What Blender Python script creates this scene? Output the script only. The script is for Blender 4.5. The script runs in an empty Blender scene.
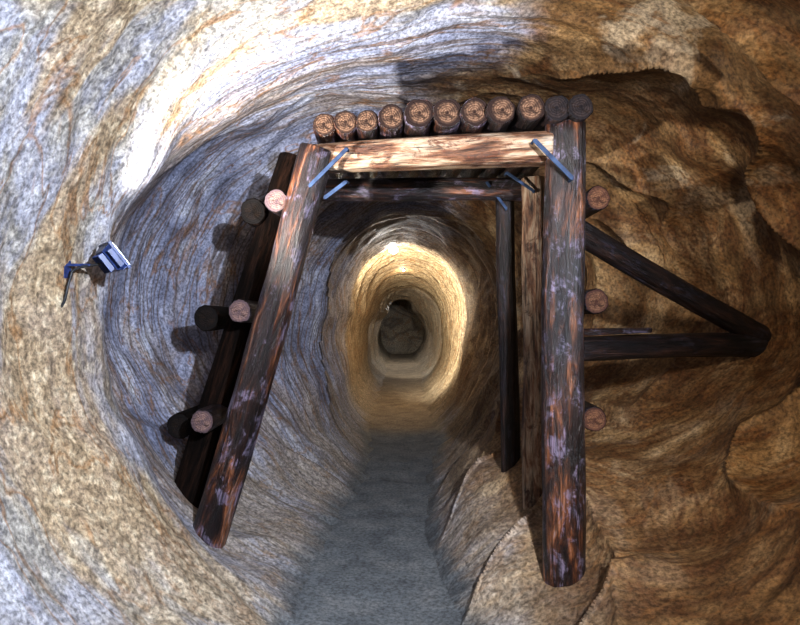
import bpy, math, random
import numpy as np
from mathutils import Vector, Matrix
scene=bpy.context.scene
rng=random.Random(4)
CZ=1.6
# ---------------------------------------------------------------- numpy noise
def _h(ix,iy,iz,s):
    n=(ix*374761393+iy*668265263+iz*2147483647*3+s*1274126177)&0xffffffff
    n=((n^(n>>13))*1274126177)&0xffffffff
    n=(n^(n>>16))&0xffffffff
    return n/4294967295.0
def vnoise(x,y,z,s=0):
    x=np.asarray(x,float);y=np.asarray(y,float);z=np.asarray(z,float)
    x,y,z=np.broadcast_arrays(x,y,z)
    ix=np.floor(x).astype(np.int64);iy=np.floor(y).astype(np.int64);iz=np.floor(z).astype(np.int64)
    fx=x-ix;fy=y-iy;fz=z-iz
    fx=fx*fx*(3-2*fx);fy=fy*fy*(3-2*fy);fz=fz*fz*(3-2*fz)
    def L(a,b,t):return a+(b-a)*t
    c=lambda a,b,d:_h(ix+a,iy+b,iz+d,s)
    return L(L(L(c(0,0,0),c(1,0,0),fx),L(c(0,1,0),c(1,1,0),fx),fy),
             L(L(c(0,0,1),c(1,0,1),fx),L(c(0,1,1),c(1,1,1),fx),fy),fz)*2-1
def fbm(x,y,z,o=3,s=0):
    a=1;t=0;f=1
    for i in range(o):
        t=t+a*vnoise(x*f+i*17.3,y*f+i*5.1,z*f+i*9.7,s+i);a*=.5;f*=2.03
    return t
# ---------------------------------------------------------------- tunnel radius table (metres, axis at z=1.6)
ANG=[-90,-65,-45,-22,0,45,90,135,180,225,245]
#        y : radii at the angles above
T={
-1.6:[1.75,1.70,1.75,1.9,1.95,1.95,1.75,1.85,1.85,1.75,1.70],
 0.0:[1.75,1.70,1.75,1.9,1.95,1.95,1.75,1.75,1.75,1.70,1.70],
 1.5:[1.75,1.70,1.80,2.0,2.05,1.90,1.65,1.65,1.65,1.64,1.64],
 2.5:[1.75,1.60,1.70,2.02,2.15,1.90,1.62,1.60,1.58,1.58,1.62],
 3.0:[1.75,1.50,1.56,2.00,2.25,1.90,1.60,1.53,1.50,1.54,1.60],
 3.3:[1.75,1.43,1.48,1.98,2.32,1.90,1.57,1.50,1.56,1.60,1.61],
 3.7:[1.75,1.36,1.38,1.95,2.38,1.86,1.50,1.55,1.90,1.74,1.63],
 4.3:[1.75,1.28,1.26,1.75,2.30,1.74,1.54,1.80,1.99,1.74,1.62],
 4.8:[1.75,1.30,1.24,1.54,1.98,1.60,1.52,1.74,1.86,1.62,1.60],
 5.5:[1.75,1.42,1.24,1.32,1.52,1.40,1.42,1.44,1.46,1.42,1.56],
 6.2:[1.75,1.52,1.26,1.20,1.24,1.25,1.28,1.15,1.08,1.24,1.54],
 7.0:[1.75,1.56,1.26,1.14,1.09,1.14,1.13,0.94,0.82,1.08,1.52],
 7.12:[1.75,1.60,1.40,1.34,1.32,1.36,1.34,1.16,1.04,1.22,1.54],
 8.0:[1.75,1.62,1.40,1.34,1.32,1.35,1.35,1.15,1.04,1.22,1.56],
 9.0:[1.75,1.62,1.36,1.20,1.15,1.22,1.28,1.07,0.94,1.18,1.57],
10.0:[1.75,1.60,1.30,1.02,0.94,1.02,1.10,0.88,0.77,1.10,1.58],
10.12:[1.75,1.60,1.38,1.20,1.16,1.22,1.27,1.05,0.95,1.20,1.60],
11.0:[1.75,1.60,1.38,1.16,1.10,1.13,1.14,0.96,0.88,1.18,1.60],
12.0:[1.75,1.60,1.34,1.06,0.97,0.96,0.92,0.79,0.71,1.12,1.58],
13.0:[1.75,1.60,1.32,1.00,0.90,0.79,0.67,0.62,0.60,1.05,1.58],
14.0:[1.75,1.60,1.30,0.98,0.90,0.68,0.50,0.47,0.50,0.98,1.56],
14.15:[1.75,1.62,1.34,1.12,1.10,0.96,0.82,0.80,0.78,1.12,1.58],
16.0:[1.75,1.62,1.32,1.04,0.95,0.80,0.68,0.64,0.64,1.08,1.56],
18.0:[1.75,1.62,1.26,0.84,0.58,0.46,0.42,0.40,0.42,0.90,1.56],
18.2:[1.75,1.62,1.34,1.10,1.06,0.90,0.80,0.76,0.76,1.10,1.56],
21.0:[1.75,1.60,1.20,0.80,0.50,0.45,0.40,0.42,0.50,1.00,1.56],
24.0:[1.75,1.62,1.34,1.10,1.06,0.90,0.80,0.76,0.76,1.10,1.56]}
ys=np.array(sorted(T)); M=np.array([T[k] for k in sorted(T)])
NY=860; NT=560
u=np.linspace(0,1,NY)
yd=np.interp(u,[0,.08,.57,.93,1],[-1.6,2.0,6.5,18.8,24.0])
th=np.linspace(-90,270,NT+1)[:-1]
fy=np.arange(-1.6,24.01,.02)
def gk(s): 
    k=np.exp(-.5*(np.arange(-int(4*s),int(4*s)+1)/s)**2); return k/k.sum()
cols=[]
for j in range(len(ANG)):
    c=np.interp(fy,ys,M[:,j]); cs=np.convolve(np.pad(c,40,mode='edge'),gk(4.5),mode='same')[40:-40]
    cf=np.convolve(np.pad(c,40,mode='edge'),gk(2),mode='same')[40:-40]
    wgt=np.clip((fy-6)/.6,0,1); c=cs*(1-wgt)+cf*wgt
    cols.append(np.interp(yd,fy,c))
cols=np.array(cols)
angx=np.array(ANG+[270]);colx=np.vstack([cols,cols[:1]])
R=np.zeros((NY,NT))
for i in range(NY): R[i]=np.interp(th,angx,colx[:,i])
k=gk(9); pad=40
Rp=np.concatenate([R[:,-pad:],R,R[:,:pad]],1)
R=np.array([np.convolve(r,k,mode='same') for r in Rp])[:,pad:-pad]
TH=np.radians(th)[None,:]; Y=yd[:,None]
cx,cz=np.cos(TH)+0*Y,np.sin(TH)+0*Y
X0=R*cx; Z0=R*cz; Y0=Y+0*TH
damp=np.clip((Y0-1.0)/1.5,0.3,1)*np.clip(1.15-(Y0-4)/14,.45,1)+np.clip((Y0-14.3)/1,0,1.0)
low=np.clip((Z0+1.75)/.35,.25,1)
big=fbm(X0*1.1,Y0*1.0,Z0*1.1,2,3)
ridge=fbm(cx*.9+5,Y0*2.6+big*.9+cx*.8,cz*.9,3,11)
sharp=1-np.abs(fbm(cx*1.1,Y0*1.7+cz*1.1+big*.6,cz*1.2,3,23))*1.6
groove=fbm(cx*.4,Y0*6.0+big*.7+cz*.8,cz*.4,2,57)
fine=fbm(X0*4,Y0*4,Z0*4,3,31)
grit=fbm(X0*16,Y0*16,Z0*16,2,41)
leftm=np.clip(.6-cx*.8,.2,1)
R=R+low*damp*(big*.05+ridge*.022*(.4+.6*leftm)-np.clip(sharp,0,1)*.03+groove*.018*leftm+fine*.012+grit*.003)
# lumpy, bulging rock on the right
rm=np.clip((cx-.35)/.3,0,1)*np.clip((Y0-2.0)/.5,0,1)*np.clip((6.5-Y0)/1.0,0,1)
lump=np.abs(fbm(X0*1.5+9,Y0*1.3,Z0*1.7,2,63))
R=R+rm*low*(.075*lump**.6*2-.06)
# tool-cut rings further in: each round narrows, then steps back out
sawf=(Y0*1.35+.35*fbm(cx*.8,Y0*.6,cz*.8,2,66))%1
R=R+low*np.clip((Y0-4.4)/1.2,0,1)*np.clip((14-Y0)/.5,0,1)*(.055-.105*sawf)
# lipped crevices in the lower right rock
dg=np.clip(1-np.abs(((th+62)/20))[None,:],0,1)**.7*np.clip((Y0-2.4)/.4,0,1)*np.clip((5.6-Y0)/.6,0,1)
st=(Y0-.95*X0+.16*fbm(X0*1.3,Y0*1.0,Z0*1.3,2,77)-3.0)/1.0
f_=st%1
R=R+dg*np.where(f_<.88,.045-.13*f_**2.5,-.085+.13*(f_-.88)/.12)
def wallR(ang,y):
    i=int(np.argmin(abs(yd-y))); j=int(np.argmin(abs(((th-ang+180)%360)-180)))
    return float(R[i,j])
PX=R*cx; PZ=CZ+R*cz; PY=Y0+.03*fbm(X0*2,Y0*2,Z0*2,2,91)
# ---------------------------------------------------------------- node helpers
def newmat(n):
    m=bpy.data.materials.new(n);m.use_nodes=True;nt=m.node_tree;nt.nodes.clear()
    o=nt.nodes.new('ShaderNodeOutputMaterial');b=nt.nodes.new('ShaderNodeBsdfPrincipled')
    nt.links.new(b.outputs[0],o.inputs[0]);return m,nt,b
class N:
    def __init__(s,nt): s.nt=nt
    def l(s,a,b): s.nt.links.new(a,b)
    def coord(s): return s.nt.nodes.new('ShaderNodeTexCoord').outputs['Object']
    def map(s,v,sc=(1,1,1),loc=(0,0,0),rot=(0,0,0)):
        n=s.nt.nodes.new('ShaderNodeMapping');s.l(v,n.inputs[0]);n.inputs['Scale'].default_value=sc;n.inputs['Location'].default_value=loc;n.inputs['Rotation'].default_value=rot;return n.outputs[0]
    def noise(s,v,sc,det=4,rough=.55,dist=0,col=False):
        n=s.nt.nodes.new('ShaderNodeTexNoise');s.l(v,n.inputs['Vector']);n.inputs['Scale'].default_value=sc;n.inputs['Detail'].default_value=det;n.inputs['Roughness'].default_value=rough;n.inputs['Distortion'].default_value=dist
        return n.outputs['Color'] if col else n.outputs['Fac']
    def ramp(s,f,stops,interp='LINEAR'):
        n=s.nt.nodes.new('ShaderNodeValToRGB');s.l(f,n.inputs[0]);e=n.color_ramp.elements;n.color_ramp.interpolation=interp
        while len(e)<len(stops): e.new(.5)
        for i,(p,c) in enumerate(stops):
            e[i].position=p
            e[i].color=(c,c,c,1) if not isinstance(c,tuple) else (*c,1)
        return n.outputs[0]
    def mix(s,f,a,b,t='MIX'):
        n=s.nt.nodes.new('ShaderNodeMix');n.data_type='RGBA';n.blend_type=t
        for sock,val in ((n.inputs[0],f),(n.inputs[6],a),(n.inputs[7],b)):
            if hasattr(val,'is_output'): s.l(val,sock)
            elif isinstance(val,tuple): sock.default_value=(*val,1)
            else: sock.default_value=val
        return n.outputs[2]
    def math(s,op,a,b=0,c=0):
        n=s.nt.nodes.new('ShaderNodeMath');n.operation=op
        for i,v in enumerate((a,b,c)):
            if hasattr(v,'is_output'): s.l(v,n.inputs[i])
            else: n.inputs[i].default_value=v
        return n.outputs[0]
    def sep(s,v):
        n=s.nt.nodes.new('ShaderNodeSeparateXYZ');s.l(v,n.inputs[0]);return n.outputs
    def mr(s,v,a,b,c=0,d=1):
        n=s.nt.nodes.new('ShaderNodeMapRange');s.l(v,n.inputs[0]);n.interpolation_type='SMOOTHSTEP'
        for i,x in enumerate((a,b,c,d)): n.inputs[i+1].default_value=x
        return n.outputs[0]
    def bump(s,h,st,d,nrm=None):
        n=s.nt.nodes.new('ShaderNodeBump');s.l(h,n.inputs['Height']);n.inputs['Strength'].default_value=st;n.inputs['Distance'].default_value=d
        if nrm: s.l(nrm,n.inputs['Normal'])
        return n.outputs[0]
def gravel(n,co,xyz,sp):
    md=n.noise(co,4,4,.6,.3)
    c=n.ramp(md,[(.3,(.08,.09,.105)),(.5,(.125,.14,.155)),(.75,(.18,.19,.20))])
    return n.mix(n.mr(xyz[1],7.8,8.8),c,n.ramp(md,[(.3,(.17,.13,.09)),(.7,(.31,.26,.19))]))
# ---------------------------------------------------------------- rock
rock,nt,b=newmat('granite_rock');n=N(nt)
co=n.coord();xyz=n.sep(co)
big=n.noise(co,1.1,4,.55,.6)
med=n.noise(n.map(co,(1,1.6,1),(7,3,1)),2.6,5,.6,.3)
spk=n.noise(co,48,2,.65)
spk2=n.noise(n.map(co,(1,1,1),(3,9,4)),20,4,.7,.3)
cool=n.ramp(med,[(.28,(.15,.16,.23)),(.44,(.26,.285,.40)),(.57,(.38,.405,.53)),(.68,(.56,.58,.67)),(.8,(.72,.72,.76))])
band=n.noise(n.map(co,(.32,4.6,.32),(2,0,5),(.12,0,.22)),1.25,2,.5,.25)
bandf=n.ramp(band,[(.33,0),(.355,1),(.38,.1),(.43,.05),(.455,1),(.475,0),(.52,0),(.54,1),(.565,.1),(.61,0),(.635,.9),(.66,0)])
broad=n.noise(n.map(co,(.5,1.7,.5),(4,1,2),(.3,0,.4)),1.2,4,.6,.5)
broadf=n.ramp(broad,[(.50,0),(.57,1)])
tan=n.ramp(spk2,[(.3,(.17,.115,.06)),(.5,(.38,.275,.16)),(.7,(.60,.50,.34))])
front=n.mr(n.math('ADD',xyz[1],n.math('MULTIPLY',big,.6)),3.75,3.35)
leftc=n.mix(n.math('MULTIPLY',broadf,n.mr(front,0,1,.45,.8)),cool,tan)
leftc=n.mix(n.math('MULTIPLY',bandf,n.mr(front,0,1,.85,.3)),leftc,(.13,.09,.065))
graybeige=n.ramp(spk2,[(.3,(.16,.145,.12)),(.5,(.36,.33,.27)),(.7,(.60,.56,.48))])
leftc=n.mix(n.math('MULTIPLY',front,n.mr(med,.4,.6,.8,.35)),leftc,n.mix(n.math('MULTIPLY',broadf,.8),graybeige,tan))
warm=n.ramp(med,[(.28,(.085,.042,.016)),(.42,(.20,.115,.048)),(.54,(.33,.21,.10)),(.66,(.45,.32,.18)),(.8,(.62,.51,.36))])
stain=n.ramp(n.noise(n.map(co,(.7,.9,.7),(11,4,2)),1.3,5,.62,1.0),[(.40,0),(.45,.9),(.49,.3),(.52,.95),(.57,.1),(.61,0)])
warm=n.mix(n.math('MULTIPLY',stain,.85),warm,(.10,.034,.009))
pale=n.ramp(n.noise(n.map(co,(1,1,1),(5,5,9)),1.9,5,.6,.5),[(.56,0),(.62,1)])
warm=n.mix(n.math('MULTIPLY',pale,n.mr(xyz[2],2.0,2.7,.15,.6)),warm,(.56,.47,.35))
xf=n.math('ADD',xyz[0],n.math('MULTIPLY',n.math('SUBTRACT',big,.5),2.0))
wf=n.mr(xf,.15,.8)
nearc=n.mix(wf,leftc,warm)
deep=n.ramp(spk2,[(.3,(.15,.10,.055)),(.5,(.36,.275,.17)),(.7,(.56,.47,.34))])
deep=n.mix(n.math('MULTIPLY',bandf,.8),deep,(.08,.042,.022))
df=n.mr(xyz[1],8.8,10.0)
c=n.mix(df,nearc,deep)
c=n.mix(n.mr(xyz[1],14.1,14.4,0,.3),c,(.10,.10,.10))  # far chamber's darkness mixed into the rock colour
vein=n.ramp(n.noise(n.map(co,(.7,1.9,.7),(1,8,3),(.3,0,.3)),1.7,4,.55,.7),[(.48,0),(.50,1),(.52,0)])
c=n.mix(n.math('MULTIPLY',vein,.65),c,(.25,.12,.04))
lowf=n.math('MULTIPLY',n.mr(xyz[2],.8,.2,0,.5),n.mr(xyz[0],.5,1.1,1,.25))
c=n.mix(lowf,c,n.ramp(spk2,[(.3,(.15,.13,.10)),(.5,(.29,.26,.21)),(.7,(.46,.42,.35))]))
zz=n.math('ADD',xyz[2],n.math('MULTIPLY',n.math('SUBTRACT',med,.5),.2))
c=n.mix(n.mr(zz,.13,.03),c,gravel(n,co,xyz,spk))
c=n.mix(1.0,c,n.ramp(spk,[(.34,.5),(.5,.95),(.66,1.35)]),'MULTIPLY')
n.l(c,b.inputs['Base Color']);b.inputs['Roughness'].default_value=.62;b.inputs['Specular IOR Level'].default_value=.45
h=n.math('ADD',n.math('MULTIPLY',spk2,.6),n.math('MULTIPLY',spk,.4))
n1=n.bump(med,.35,.05);n2=n.bump(h,.6,.02,n1);n3=n.bump(band,.5,.05,n2);n.l(n3,b.inputs['Normal'])
# ---------------------------------------------------------------- sand floor
sand,nt,b=newmat('path_gravel');n=N(nt)
co=n.coord();xyz=n.sep(co)
sp=n.noise(co,48,2,.65)
c=gravel(n,co,xyz,sp)
c=n.mix(1.0,c,n.ramp(sp,[(.34,.6),(.5,1.),(.66,1.35)]),'MULTIPLY')
n.l(c,b.inputs['Base Color']);b.inputs['Roughness'].default_value=.9
n.l(n.bump(sp,.4,.01),b.inputs['Normal'])
# ---------------------------------------------------------------- build the rock shell pieces
P=np.stack([PX,PY,PZ],-1)
dY=np.gradient(P,axis=0); dT=(np.roll(P,-1,1)-np.roll(P,1,1))
NR=np.cross(dY,dT);NR/=np.linalg.norm(NR,axis=-1,keepdims=True)+1e-9
if (NR[:,:,0]*cx+NR[:,:,2]*cz).mean()>0: NR=-NR
def piece(name,j0,j1):
    js=list(range(j0,j1+1))
    jj=np.array([j%NT for j in js]);m=len(jj)
    V=P[:,jj,:].reshape(-1,3);NN=NR[:,jj,:].reshape(-1,3)
    i=np.arange(NY-1)[:,None];j=np.arange(m-1)[None,:]
    a=(i*m+j).ravel();q=np.stack([a,a+1,a+m+1,a+m],1)
    me=bpy.data.meshes.new(name)
    v0=V[q[0]];nf=np.cross(v0[1]-v0[0],v0[3]-v0[0])
    if nf.dot(NN[q[0][0]])<0: q=q[:,::-1]
    me.from_pydata(V.tolist(),[],q.tolist())
    me.polygons.foreach_set('use_smooth',[True]*len(me.polygons))
    me.normals_split_custom_set_from_vertices(NN.tolist())
    me.materials.append(rock);o=bpy.data.objects.new(name,me);scene.collection.objects.link(o);return o
JA=int(130/360*NT);JB=int(230/360*NT)
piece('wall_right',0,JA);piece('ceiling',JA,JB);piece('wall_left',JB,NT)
def cap(name,row):
    V=[(0,float(yd[row]),CZ)]+[tuple(map(float,P[row,j])) for j in range(NT)]
    F=[(0,1+j,1+(j+1)%NT) for j in range(NT)]
    me=bpy.data.meshes.new(name);me.from_pydata(V,[],F);me.materials.append(rock)
    o=bpy.data.objects.new(name,me);scene.collection.objects.link(o)
cap('wall_back',0);cap('wall_end',NY-1)
# floor
fx=np.linspace(-1.15,1.15,90);fyy=np.interp(np.linspace(0,1,420),[0,.6,1],[-1.6,7,24])
FX,FY=np.meshgrid(fx,fyy)
FZ=.012*fbm(FX*1.2,FY*1.2,0*FX,2,5)+.006*fbm(FX*5,FY*5,0*FX,3,6)+.10*np.abs(FX)**2.2
V=np.stack([FX,FY,FZ],-1).reshape(-1,3);m=90
i=np.arange(419)[:,None];j=np.arange(m-1)[None,:];a=(i*m+j).ravel()
me=bpy.data.meshes.new('floor');me.from_pydata(V.tolist(),[],np.stack([a,a+1,a+m+1,a+m],1).tolist())
me.polygons.foreach_set('use_smooth',[True]*len(me.polygons));me.materials.append(sand)
scene.collection.objects.link(bpy.data.objects.new('floor',me))
# ---------------------------------------------------------------- wood
def woodmat(name,stops,patch,patchamt,seed,spec=.6,ro=.42):
    m,nt,b=newmat(name);n=N(nt);co=n.coord()
    oi=nt.nodes.new('ShaderNodeObjectInfo').outputs['Random']
    v=nt.nodes.new('ShaderNodeVectorMath');v.operation='ADD';n.l(co,v.inputs[0])
    cb=nt.nodes.new('ShaderNodeCombineXYZ');n.l(n.math('MULTIPLY',oi,40),cb.inputs[0]);n.l(n.math('MULTIPLY',oi,17),cb.inputs[2]);n.l(cb.outputs[0],v.inputs[1])
    co2=v.outputs[0]
    g=n.noise(n.map(co2,(7,7,1.3),(seed,0,0)),2.2,7,.68,.6)
    g2=n.noise(n.map(co2,(30,30,2.2)),2.5,5,.65,.2)
    c=n.ramp(g,stops)
    pt=n.noise(n.map(co2,(2.6,2.6,1.8),(0,seed,4)),3.6,8,.78,.5)
    pf=n.ramp(pt,[(.53,0),(.60,patchamt)])
    c=n.mix(pf,c,n.ramp(g2,[(.35,tuple(x*.2 for x in patch)),(.6,patch)]))
    c=n.mix(1.,c,n.ramp(g2,[(.34,.12),(.48,.9),(.7,1.4)]),'MULTIPLY')
    n.l(c,b.inputs['Base Color']);b.inputs['Roughness'].default_value=ro;b.inputs['Specular IOR Level'].default_value=spec
    n.l(n.bump(g2,.9,.014,n.bump(g,.8,.035)),b.inputs['Normal']);return m
wood=woodmat('weathered_timber',[(.38,(.004,.002,.003)),(.50,(.018,.006,.005)),(.57,(.08,.027,.012)),(.63,(.22,.085,.035)),(.72,(.28,.20,.19))],(.28,.24,.36),.6,3,.6,.38)
woodtan=woodmat('bare_timber',[(.36,(.05,.018,.009)),(.45,(.20,.09,.045)),(.53,(.38,.265,.18)),(.75,(.58,.51,.43))],(.13,.042,.018),.95,9)
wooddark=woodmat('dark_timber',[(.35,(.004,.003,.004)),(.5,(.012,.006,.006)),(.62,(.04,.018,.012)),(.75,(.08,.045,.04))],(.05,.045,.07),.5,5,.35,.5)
woodshadow=woodmat('shadow_timber',[(.35,(.002,.001,.001)),(.5,(.006,.003,.002)),(.62,(.018,.008,.005)),(.75,(.03,.013,.008))],(.012,.006,.005),.5,5,.1,.9)  # near-black wood standing in for the left post's cast shadow
def endmat(name,a,bc,rim):
    m,nt,b=newmat(name);n=N(nt);co=n.coord();s=n.sep(co)
    r=n.math('SQRT',n.math('ADD',n.math('MULTIPLY',s[0],s[0]),n.math('MULTIPLY',s[1],s[1])))
    w=n.math('ADD',r,n.math('MULTIPLY',n.noise(co,9,3),.03))
    si=n.math('SINE',n.math('MULTIPLY',w,520))
    c=n.mix(n.mr(si,-1,1),a,bc)
    cr=n.ramp(n.noise(n.map(co,(14,60,1)),1.5,3,.6,.5),[(.40,1),(.45,0)])
    c=n.mix(n.math('MULTIPLY',cr,.8),c,(.02,.01,.005))
    c=n.mix(n.mr(r,.018,.0),c,rim)
    c=n.mix(n.mr(n.noise(co,28,3),.45,.6,0,.7),c,rim)
    c=n.mix(n.mr(r,.044,.062),c,rim)
    n.l(c,b.inputs['Base Color']);b.inputs['Roughness'].default_value=.8;b.inputs['Specular IOR Level'].default_value=.25
    n.l(n.bump(si,.3,.003),b.inputs['Normal']);return m
endm=endmat('log_end_grain',(.11,.057,.035),(.21,.125,.08),(.020,.009,.007))
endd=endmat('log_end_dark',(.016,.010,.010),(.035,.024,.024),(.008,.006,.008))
endk=endmat('log_end_shadow',(.006,.003,.002),(.010,.005,.004),(.003,.0015,.0015))  # end colour of the timbers that stand in for shadow
endp=endmat('log_end_pale',(.15,.092,.082),(.21,.135,.12),(.09,.06,.068))
endb=endmat('log_end_brown',(.13,.06,.035),(.18,.09,.05),(.06,.025,.018))
def empty(name,loc=(0,0,0)):
    e=bpy.data.objects.new(name,None);e.location=loc;scene.collection.objects.link(e);return e
def log(name,p0,p1,r0,r1,mat,end,parent,bend=.012,flat=0.0,seed=None):
    seed=seed if seed is not None else rng.randint(1,999)
    p0=Vector(p0);p1=Vector(p1);L=(p1-p0).length
    S=36;K=max(10,int(L/.03))
    z=np.linspace(0,L,K);rr=np.interp(z,[0,L],[r0,r1])
    a=np.linspace(0,2*math.pi,S,endpoint=False)
    Zg,Ag=np.meshgrid(z,a,indexing='ij')
    ca,sa=np.cos(Ag),np.sin(Ag)
    rad=rr[:,None]*(1+.05*fbm(ca*1.1+seed,sa*1.1,Zg*1.2,2,seed)+.05*fbm(ca*3+seed,sa*3,Zg*3,2,seed+5)+.018*fbm(ca*9,sa*9,Zg*3+seed,2,seed+9))
    if flat>0:
        lim=rr[:,None]*(1-flat)/np.maximum(np.maximum(abs(ca),abs(sa)),1e-3)
        rad=np.minimum(rad,lim*(1+.03*fbm(ca*2,sa*2,Zg*2,2,seed)))
    rad[0]*=.93;rad[-1]*=.93
    Zs=Zg.copy();Zs[1]=.006+0*Zs[1];Zs[-2]=L-.006
    bx=bend*np.sin(np.pi*Zs/L)*math.cos(seed)+.006*fbm(Zs*2,0*Zs+seed,0*Zs,2,seed)
    by=bend*np.sin(np.pi*Zs/L)*math.sin(seed)
    V=np.stack([rad*ca+bx,rad*sa+by,Zs],-1).reshape(-1,3).tolist()
    F=[];mi=[]
    for i in range(K-1):
        for j in range(S):
            F.append((i*S+j,i*S+(j+1)%S,(i+1)*S+(j+1)%S,(i+1)*S+j));mi.append(0)
    for row,zz in ((0,0),(K-1,L)):
        base=len(V)
        for f in (.6,.25):
            for j in range(S):
                w=V[row*S+j];V.append((w[0]*f,w[1]*f,zz+rng.uniform(-.002,.002)))
        V.append((0,0,zz));c0=len(V)-1
        rings=[[row*S+j for j in range(S)],[base+j for j in range(S)],[base+S+j for j in range(S)]]
        for q in range(2):
            for j in range(S):
                f=(rings[q][j],rings[q+1][j],rings[q+1][(j+1)%S],rings[q][(j+1)%S])
                F.append(f if row==0 else f[::-1]);mi.append(1)
        for j in range(S):
            f=(rings[2][j],c0,rings[2][(j+1)%S]);F.append(f if row==0 else f[::-1]);mi.append(1)
    me=bpy.data.meshes.new(name);me.from_pydata(V,[],F);me.materials.append(mat);me.materials.append(end)
    me.polygons.foreach_set('material_index',mi)
    me.polygons.foreach_set('use_smooth',[x==0 for x in mi])
    o=bpy.data.objects.new(name,me);scene.collection.objects.link(o)
    o.location=p0;o.rotation_mode='QUATERNION'
    q=(p1-p0).to_track_quat('Z','Y');o.rotation_quaternion=q
    if parent:o.parent=parent
    return o
fr=empty('timber_support_frame')
log('post_left_front',(-1.13,3.60,.22),(-.47,3.52,2.53),.105,.10,wood,endd,fr,.015,.06,seed=12)
log('post_right_front',(.845,3.17,.19),(.86,3.22,2.57),.118,.112,wood,endd,fr,.01,.08,seed=31)
log('cap_beam_front',(-.52,3.60,2.49),(.80,3.22,2.455),.088,.095,woodtan,endm,fr,.006,.12,seed=7)
log('shadow_post_left_back',(-1.37,3.88,.30),(-.70,4.10,2.62),.100,.100,woodshadow,endk,fr,seed=3)  # black post set along the front post's shadow strip to darken it
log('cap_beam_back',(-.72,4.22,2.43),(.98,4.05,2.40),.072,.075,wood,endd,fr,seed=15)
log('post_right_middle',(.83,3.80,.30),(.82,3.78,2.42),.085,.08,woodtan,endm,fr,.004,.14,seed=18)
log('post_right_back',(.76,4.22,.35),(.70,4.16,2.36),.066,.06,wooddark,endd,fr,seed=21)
log('brace_diagonal',(.98,3.42,2.05),(2.30,3.92,1.44),.068,.070,wooddark,endd,fr,.01,seed=24)
log('brace_horizontal',(.98,3.42,1.40),(2.36,3.96,1.395),.068,.075,wooddark,endd,fr,.008,seed=27)
log('brace_wedge',(.97,3.38,1.49),(1.42,3.52,1.50),.026,.018,wood,endd,fr,.002,.2,seed=28)
xs=[-.425,-.30,-.183,-.045,.103,.248,.387,.525,.66,.785,.90]
rs=[.064,.067,.062,.074,.080,.080,.076,.074,.071,.066,.066]
for i,(x,r) in enumerate(zip(xs,rs)):
    f=i/10; y0=3.44-.38*f+rng.uniform(-.02,.02)
    zt=2.575-.03*f+r
    em=endm if i<9 else endd
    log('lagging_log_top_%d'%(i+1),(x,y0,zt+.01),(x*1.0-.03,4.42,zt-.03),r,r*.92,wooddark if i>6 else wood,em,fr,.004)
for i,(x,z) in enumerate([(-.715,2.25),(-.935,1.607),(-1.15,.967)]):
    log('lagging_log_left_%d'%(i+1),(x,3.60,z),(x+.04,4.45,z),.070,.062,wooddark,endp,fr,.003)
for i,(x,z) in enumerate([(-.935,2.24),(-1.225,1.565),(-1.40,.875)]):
    log('shadow_log_outer_%d'%(i+1),(x,3.93,z),(x+.02,4.75,z),.082,.072,woodshadow,endk,fr,.003)  # black stubs added where the left log ends' shadows fall
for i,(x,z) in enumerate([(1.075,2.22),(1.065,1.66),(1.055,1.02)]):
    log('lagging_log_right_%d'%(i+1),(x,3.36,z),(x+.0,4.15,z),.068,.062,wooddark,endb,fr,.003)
steel,nt,b=newmat('galvanised_steel');n=N(nt)
c=n.ramp(n.noise(n.coord(),18,4),[(.35,(.018,.030,.065)),(.65,(.05,.08,.15))]);n.l(c,b.inputs['Base Color']);b.inputs['Roughness'].default_value=.7;b.inputs['Specular IOR Level'].default_value=.2
def staple(name,p0,p1,dirn,parent,w=.011,leg=.06):
    p0=Vector(p0);p1=Vector(p1);d=(p1-p0).normalized();dn=Vector(dirn).normalized()
    side=d.cross(dn).normalized();V=[];F=[]
    def box(a,bp,u,v,hu,hv):
        s=len(V)
        for q in (a,bp):
            for su,sv in ((-1,-1),(1,-1),(1,1),(-1,1)): V.append(tuple(q+u*hu*su+v*hv*sv))
        F.extend([(s,s+1,s+2,s+3),(s+7,s+6,s+5,s+4)]+[(s+k,s+4+k,s+4+(k+1)%4,s+(k+1)%4) for k in range(4)])
    box(p0,p1,side,dn,w,w*.45)
    for p in (p0,p1): box(p,p+dn*leg,side,d,w*.6,w*.6)
    me=bpy.data.meshes.new(name);me.from_pydata(V,[],F);me.materials.append(steel)
    o=bpy.data.objects.new(name,me);scene.collection.objects.link(o);o.parent=parent
    md=o.modifiers.new('b','BEVEL');md.width=.002;md.segments=2
staple('staple_1',(-.50,3.43,2.30),(-.29,3.40,2.50),(0,1,0),fr)
staple('staple_2',(.67,3.09,2.46),(.85,3.055,2.26),(0,1,0),fr)
staple('staple_3',(-.42,3.46,2.24),(-.30,3.46,2.33),(.1,1,.1),fr)
staple('staple_4',(.56,4.0,2.44),(.70,4.07,2.28),(0,1,0),fr,.009)
staple('staple_5',(.64,3.72,2.44),(.80,3.69,2.32),(0,1,0),fr,.009)
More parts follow.
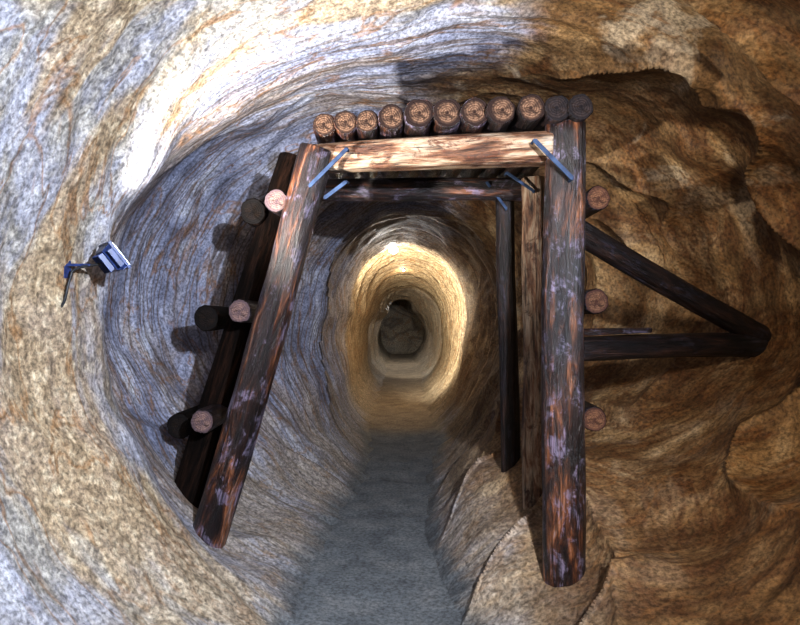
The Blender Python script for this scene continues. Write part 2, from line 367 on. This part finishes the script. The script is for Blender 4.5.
# ---------------------------------------------------------------- flood light on left wall
blk,nt,b=newmat('blue_enamel');n=N(nt)
c=n.ramp(n.noise(n.coord(),30,3),[(.3,(.008,.018,.07)),(.7,(.028,.055,.19))]);n.l(c,b.inputs['Base Color']);b.inputs['Roughness'].default_value=.35
glow,nt,b=newmat('lamp_glass')
b.inputs['Base Color'].default_value=(.9,.95,1,1);b.inputs['Emission Color'].default_value=(.85,.92,1,1);b.inputs['Emission Strength'].default_value=12
wglow,nt,b=newmat('bulb_glass')
b.inputs['Base Color'].default_value=(1,.95,.85,1);b.inputs['Emission Color'].default_value=(1,.95,.86,1);b.inputs['Emission Strength'].default_value=25
import bmesh
def bmobj(name,fn,mats,parent,bev=0):
    bm=bmesh.new();fn(bm);me=bpy.data.meshes.new(name);bm.to_mesh(me);bm.free()
    for m in mats: me.materials.append(m)
    o=bpy.data.objects.new(name,me);scene.collection.objects.link(o);o.parent=parent
    if bev:
        md=o.modifiers.new('b','BEVEL');md.width=bev;md.segments=2
    return o
def bx(bm,c,s,mi=0,taper=1):
    r=bmesh.ops.create_cube(bm,size=1)
    for v in r['verts']:
        t=taper if v.co.y<0 else 1
        v.co=Vector((c[0]+v.co.x*s[0]*t,c[1]+v.co.y*s[1],c[2]+v.co.z*s[2]*t))
    for f in {f for v in r['verts'] for f in v.link_faces}: f.material_index=mi
def curve(name,pts,r,mat,parent):
    cu=bpy.data.curves.new(name,'CURVE');cu.dimensions='3D';cu.bevel_depth=r;cu.bevel_resolution=3
    s=cu.splines.new('NURBS');s.points.add(len(pts)-1)
    for p,q in zip(s.points,pts): p.co=(*q,1)
    s.use_endpoint_u=True;s.order_u=3
    cu.materials.append(mat);o=bpy.data.objects.new(name,cu);scene.collection.objects.link(o);o.parent=parent;return o
def floodlight(loc,aim,power,col,size=.14,spot=160,blend=.5,soft=.035):
    e=empty('floodlight',loc)
    d=(Vector(aim)-Vector(loc)).normalized()
    e.rotation_mode='QUATERNION';e.rotation_quaternion=d.to_track_quat('Y','Z')
    s=size
    def body(bm):
        bx(bm,(0,-.012,0),(s,.04,s*.72),0,.8)
        bx(bm,(0,.014,0),(s*1.08,.016,s*.80),0)
        for k in range(7): bx(bm,((k-3)*s*.11,-.042,0),(.004,.03,s*.5),0)
        bx(bm,(s*.62,-.01,0),(.006,.025,.09),0);bx(bm,(-s*.62,-.01,0),(.006,.025,.09),0)
        bx(bm,(0,-.01,-.058),(s*1.28,.025,.006),0)
    bmobj('housing',body,[blk],e,.002)
    bmobj('glass',lambda bm:bx(bm,(0,.0235,0),(s*.94,.004,s*.66),0),[glow],e)
    l=bpy.data.lights.new('flood_beam','SPOT');l.energy=power;l.color=col;l.spot_size=math.radians(spot);l.spot_blend=blend;l.shadow_soft_size=soft
    lo=bpy.data.objects.new('flood_beam',l);scene.collection.objects.link(lo);lo.parent=e
    lo.location=(0,.045,0);lo.rotation_euler=(math.radians(90),0,0)
    return e
floodlight((-1.32,2.84,1.85),(.12,3.95,3.25),290,(1,.96,.88),.18,106,1.0)
cable,nt,b=newmat('cable_rubber');b.inputs['Base Color'].default_value=(.015,.017,.022,1)
w=lambda ang,y,o=.01:(math.cos(math.radians(ang))*(wallR(ang,y)-o),y,CZ+math.sin(math.radians(ang))*(wallR(ang,y)-o))
wc=empty('power_cable')
curve('cable',[(-1.36,2.82,1.82),w(172,2.80,.04),w(174,2.79,.03),w(176,2.78,.02),w(179,2.78,.0),w(180,2.78,-.04)],.006,cable,wc)
br=empty('wall_mount_bracket')
def brk(bm):
    a=Vector(w(172,2.82,-.02));bx(bm,tuple(a+Vector((.05,0,0))),(.16,.03,.012));bx(bm,tuple(a+Vector((.012,0,0))),(.02,.06,.12))
bmobj('mount',brk,[blk],br,.002)
floodlight((.80,.05,2.30),(-1.2,4.2,1.6),830,(.79,.87,1),.2,92,.8)
floodlight((.7,-.9,2.5),(1.7,4.0,1.5),380,(1,.84,.64),.2,98,.9,.12)  # unseen warm fill added behind the camera to brighten the right wall
ab=empty('anchor_bar')
log('bar',(-1.62,2.42,2.72),(-1.23,2.32,2.69),.012,.011,wooddark,endd,ab,.001)
log('bar_tail',(-1.62,2.42,2.70),(-1.30,2.30,2.672),.007,.006,wooddark,endd,ab,.001)
# bulkhead lamps in the tunnel rock; some are hidden, added to light walls
def bulb(ang,y,p,col=(1,.8,.55),off=.07,rb=.05,aim=None):
    r=wallR(ang,y);aa=math.radians(ang)
    loc=Vector((math.cos(aa)*(r-off),y,CZ+math.sin(aa)*(r-off)))
    e=empty('tunnel_lamp',loc)
    ur=Vector((math.cos(aa),0,math.sin(aa)))
    e.rotation_mode='QUATERNION';e.rotation_quaternion=ur.to_track_quat('Z','Y')
    def f(bm):
        q=bmesh.ops.create_cone(bm,cap_ends=True,segments=20,radius1=.03,radius2=.04,depth=.05)
        for v in q['verts']: v.co.z+=rb+.015
        bx(bm,(0,0,.06+off*.5),(.03,.03,off+.04))
    bmobj('lamp_base',f,[blk],e,.002)
    def g(bm): 
        q=bmesh.ops.create_uvsphere(bm,u_segments=20,v_segments=12,radius=rb)
        for v in q['verts']: v.co.z*=.8
    o=bmobj('bulb',g,[wglow],e)
    for q in o.data.polygons:q.use_smooth=True
    if aim is None:
        l=bpy.data.lights.new('bulb_light','POINT')
    else:
        l=bpy.data.lights.new('bulb_light','SPOT');l.spot_size=math.radians(130);l.spot_blend=.6
    l.energy=p;l.color=col;l.shadow_soft_size=.05
    lo=bpy.data.objects.new('bulb_light',l);scene.collection.objects.link(lo)
    if aim is None: lo.parent=e;lo.location=(0,0,-.1)
    else:
        lp=loc-ur*.06
        q=e.rotation_quaternion.inverted()
        lo.parent=e;lo.location=q@(lp-loc)
        lo.rotation_mode='QUATERNION';lo.rotation_quaternion=q@(Vector(aim)-lp).to_track_quat('-Z','Y')
bulb(96,9.85,15,(1,.96,.90),.10,.075)
bulb(165,10.35,440,(1,.93,.77),.03,.02,aim=(1.0,11.3,2.0))  # hidden spot added to brighten the right wall past the ring
bulb(85,12.2,4,(1,.8,.55),.03,.02)
bulb(172,14.6,110,(1,.95,.85),.05,.03,aim=(1.0,16.4,1.4))  # hidden spot added to light the inner chamber's walls
bulb(60,18.7,70,(.90,.95,1),.05,.03)  # hidden lamp added to bring out detail in the end chamber
wd=bpy.data.worlds.new('cave_dark');scene.world=wd;wd.use_nodes=True
wd.node_tree.nodes['Background'].inputs[0].default_value=(.02,.02,.03,1)
cd=bpy.data.cameras.new('camera');cd.sensor_width=36;cd.lens=620/800*36;cd.clip_start=.05
cam=bpy.data.objects.new('camera',cd);scene.collection.objects.link(cam);cam.location=(0,0,1.6);cam.rotation_euler=(math.radians(90),0,0)
scene.camera=cam
scene.view_settings.view_transform='Standard'
scene.view_settings.exposure=.4
scene.view_settings.gamma=.87
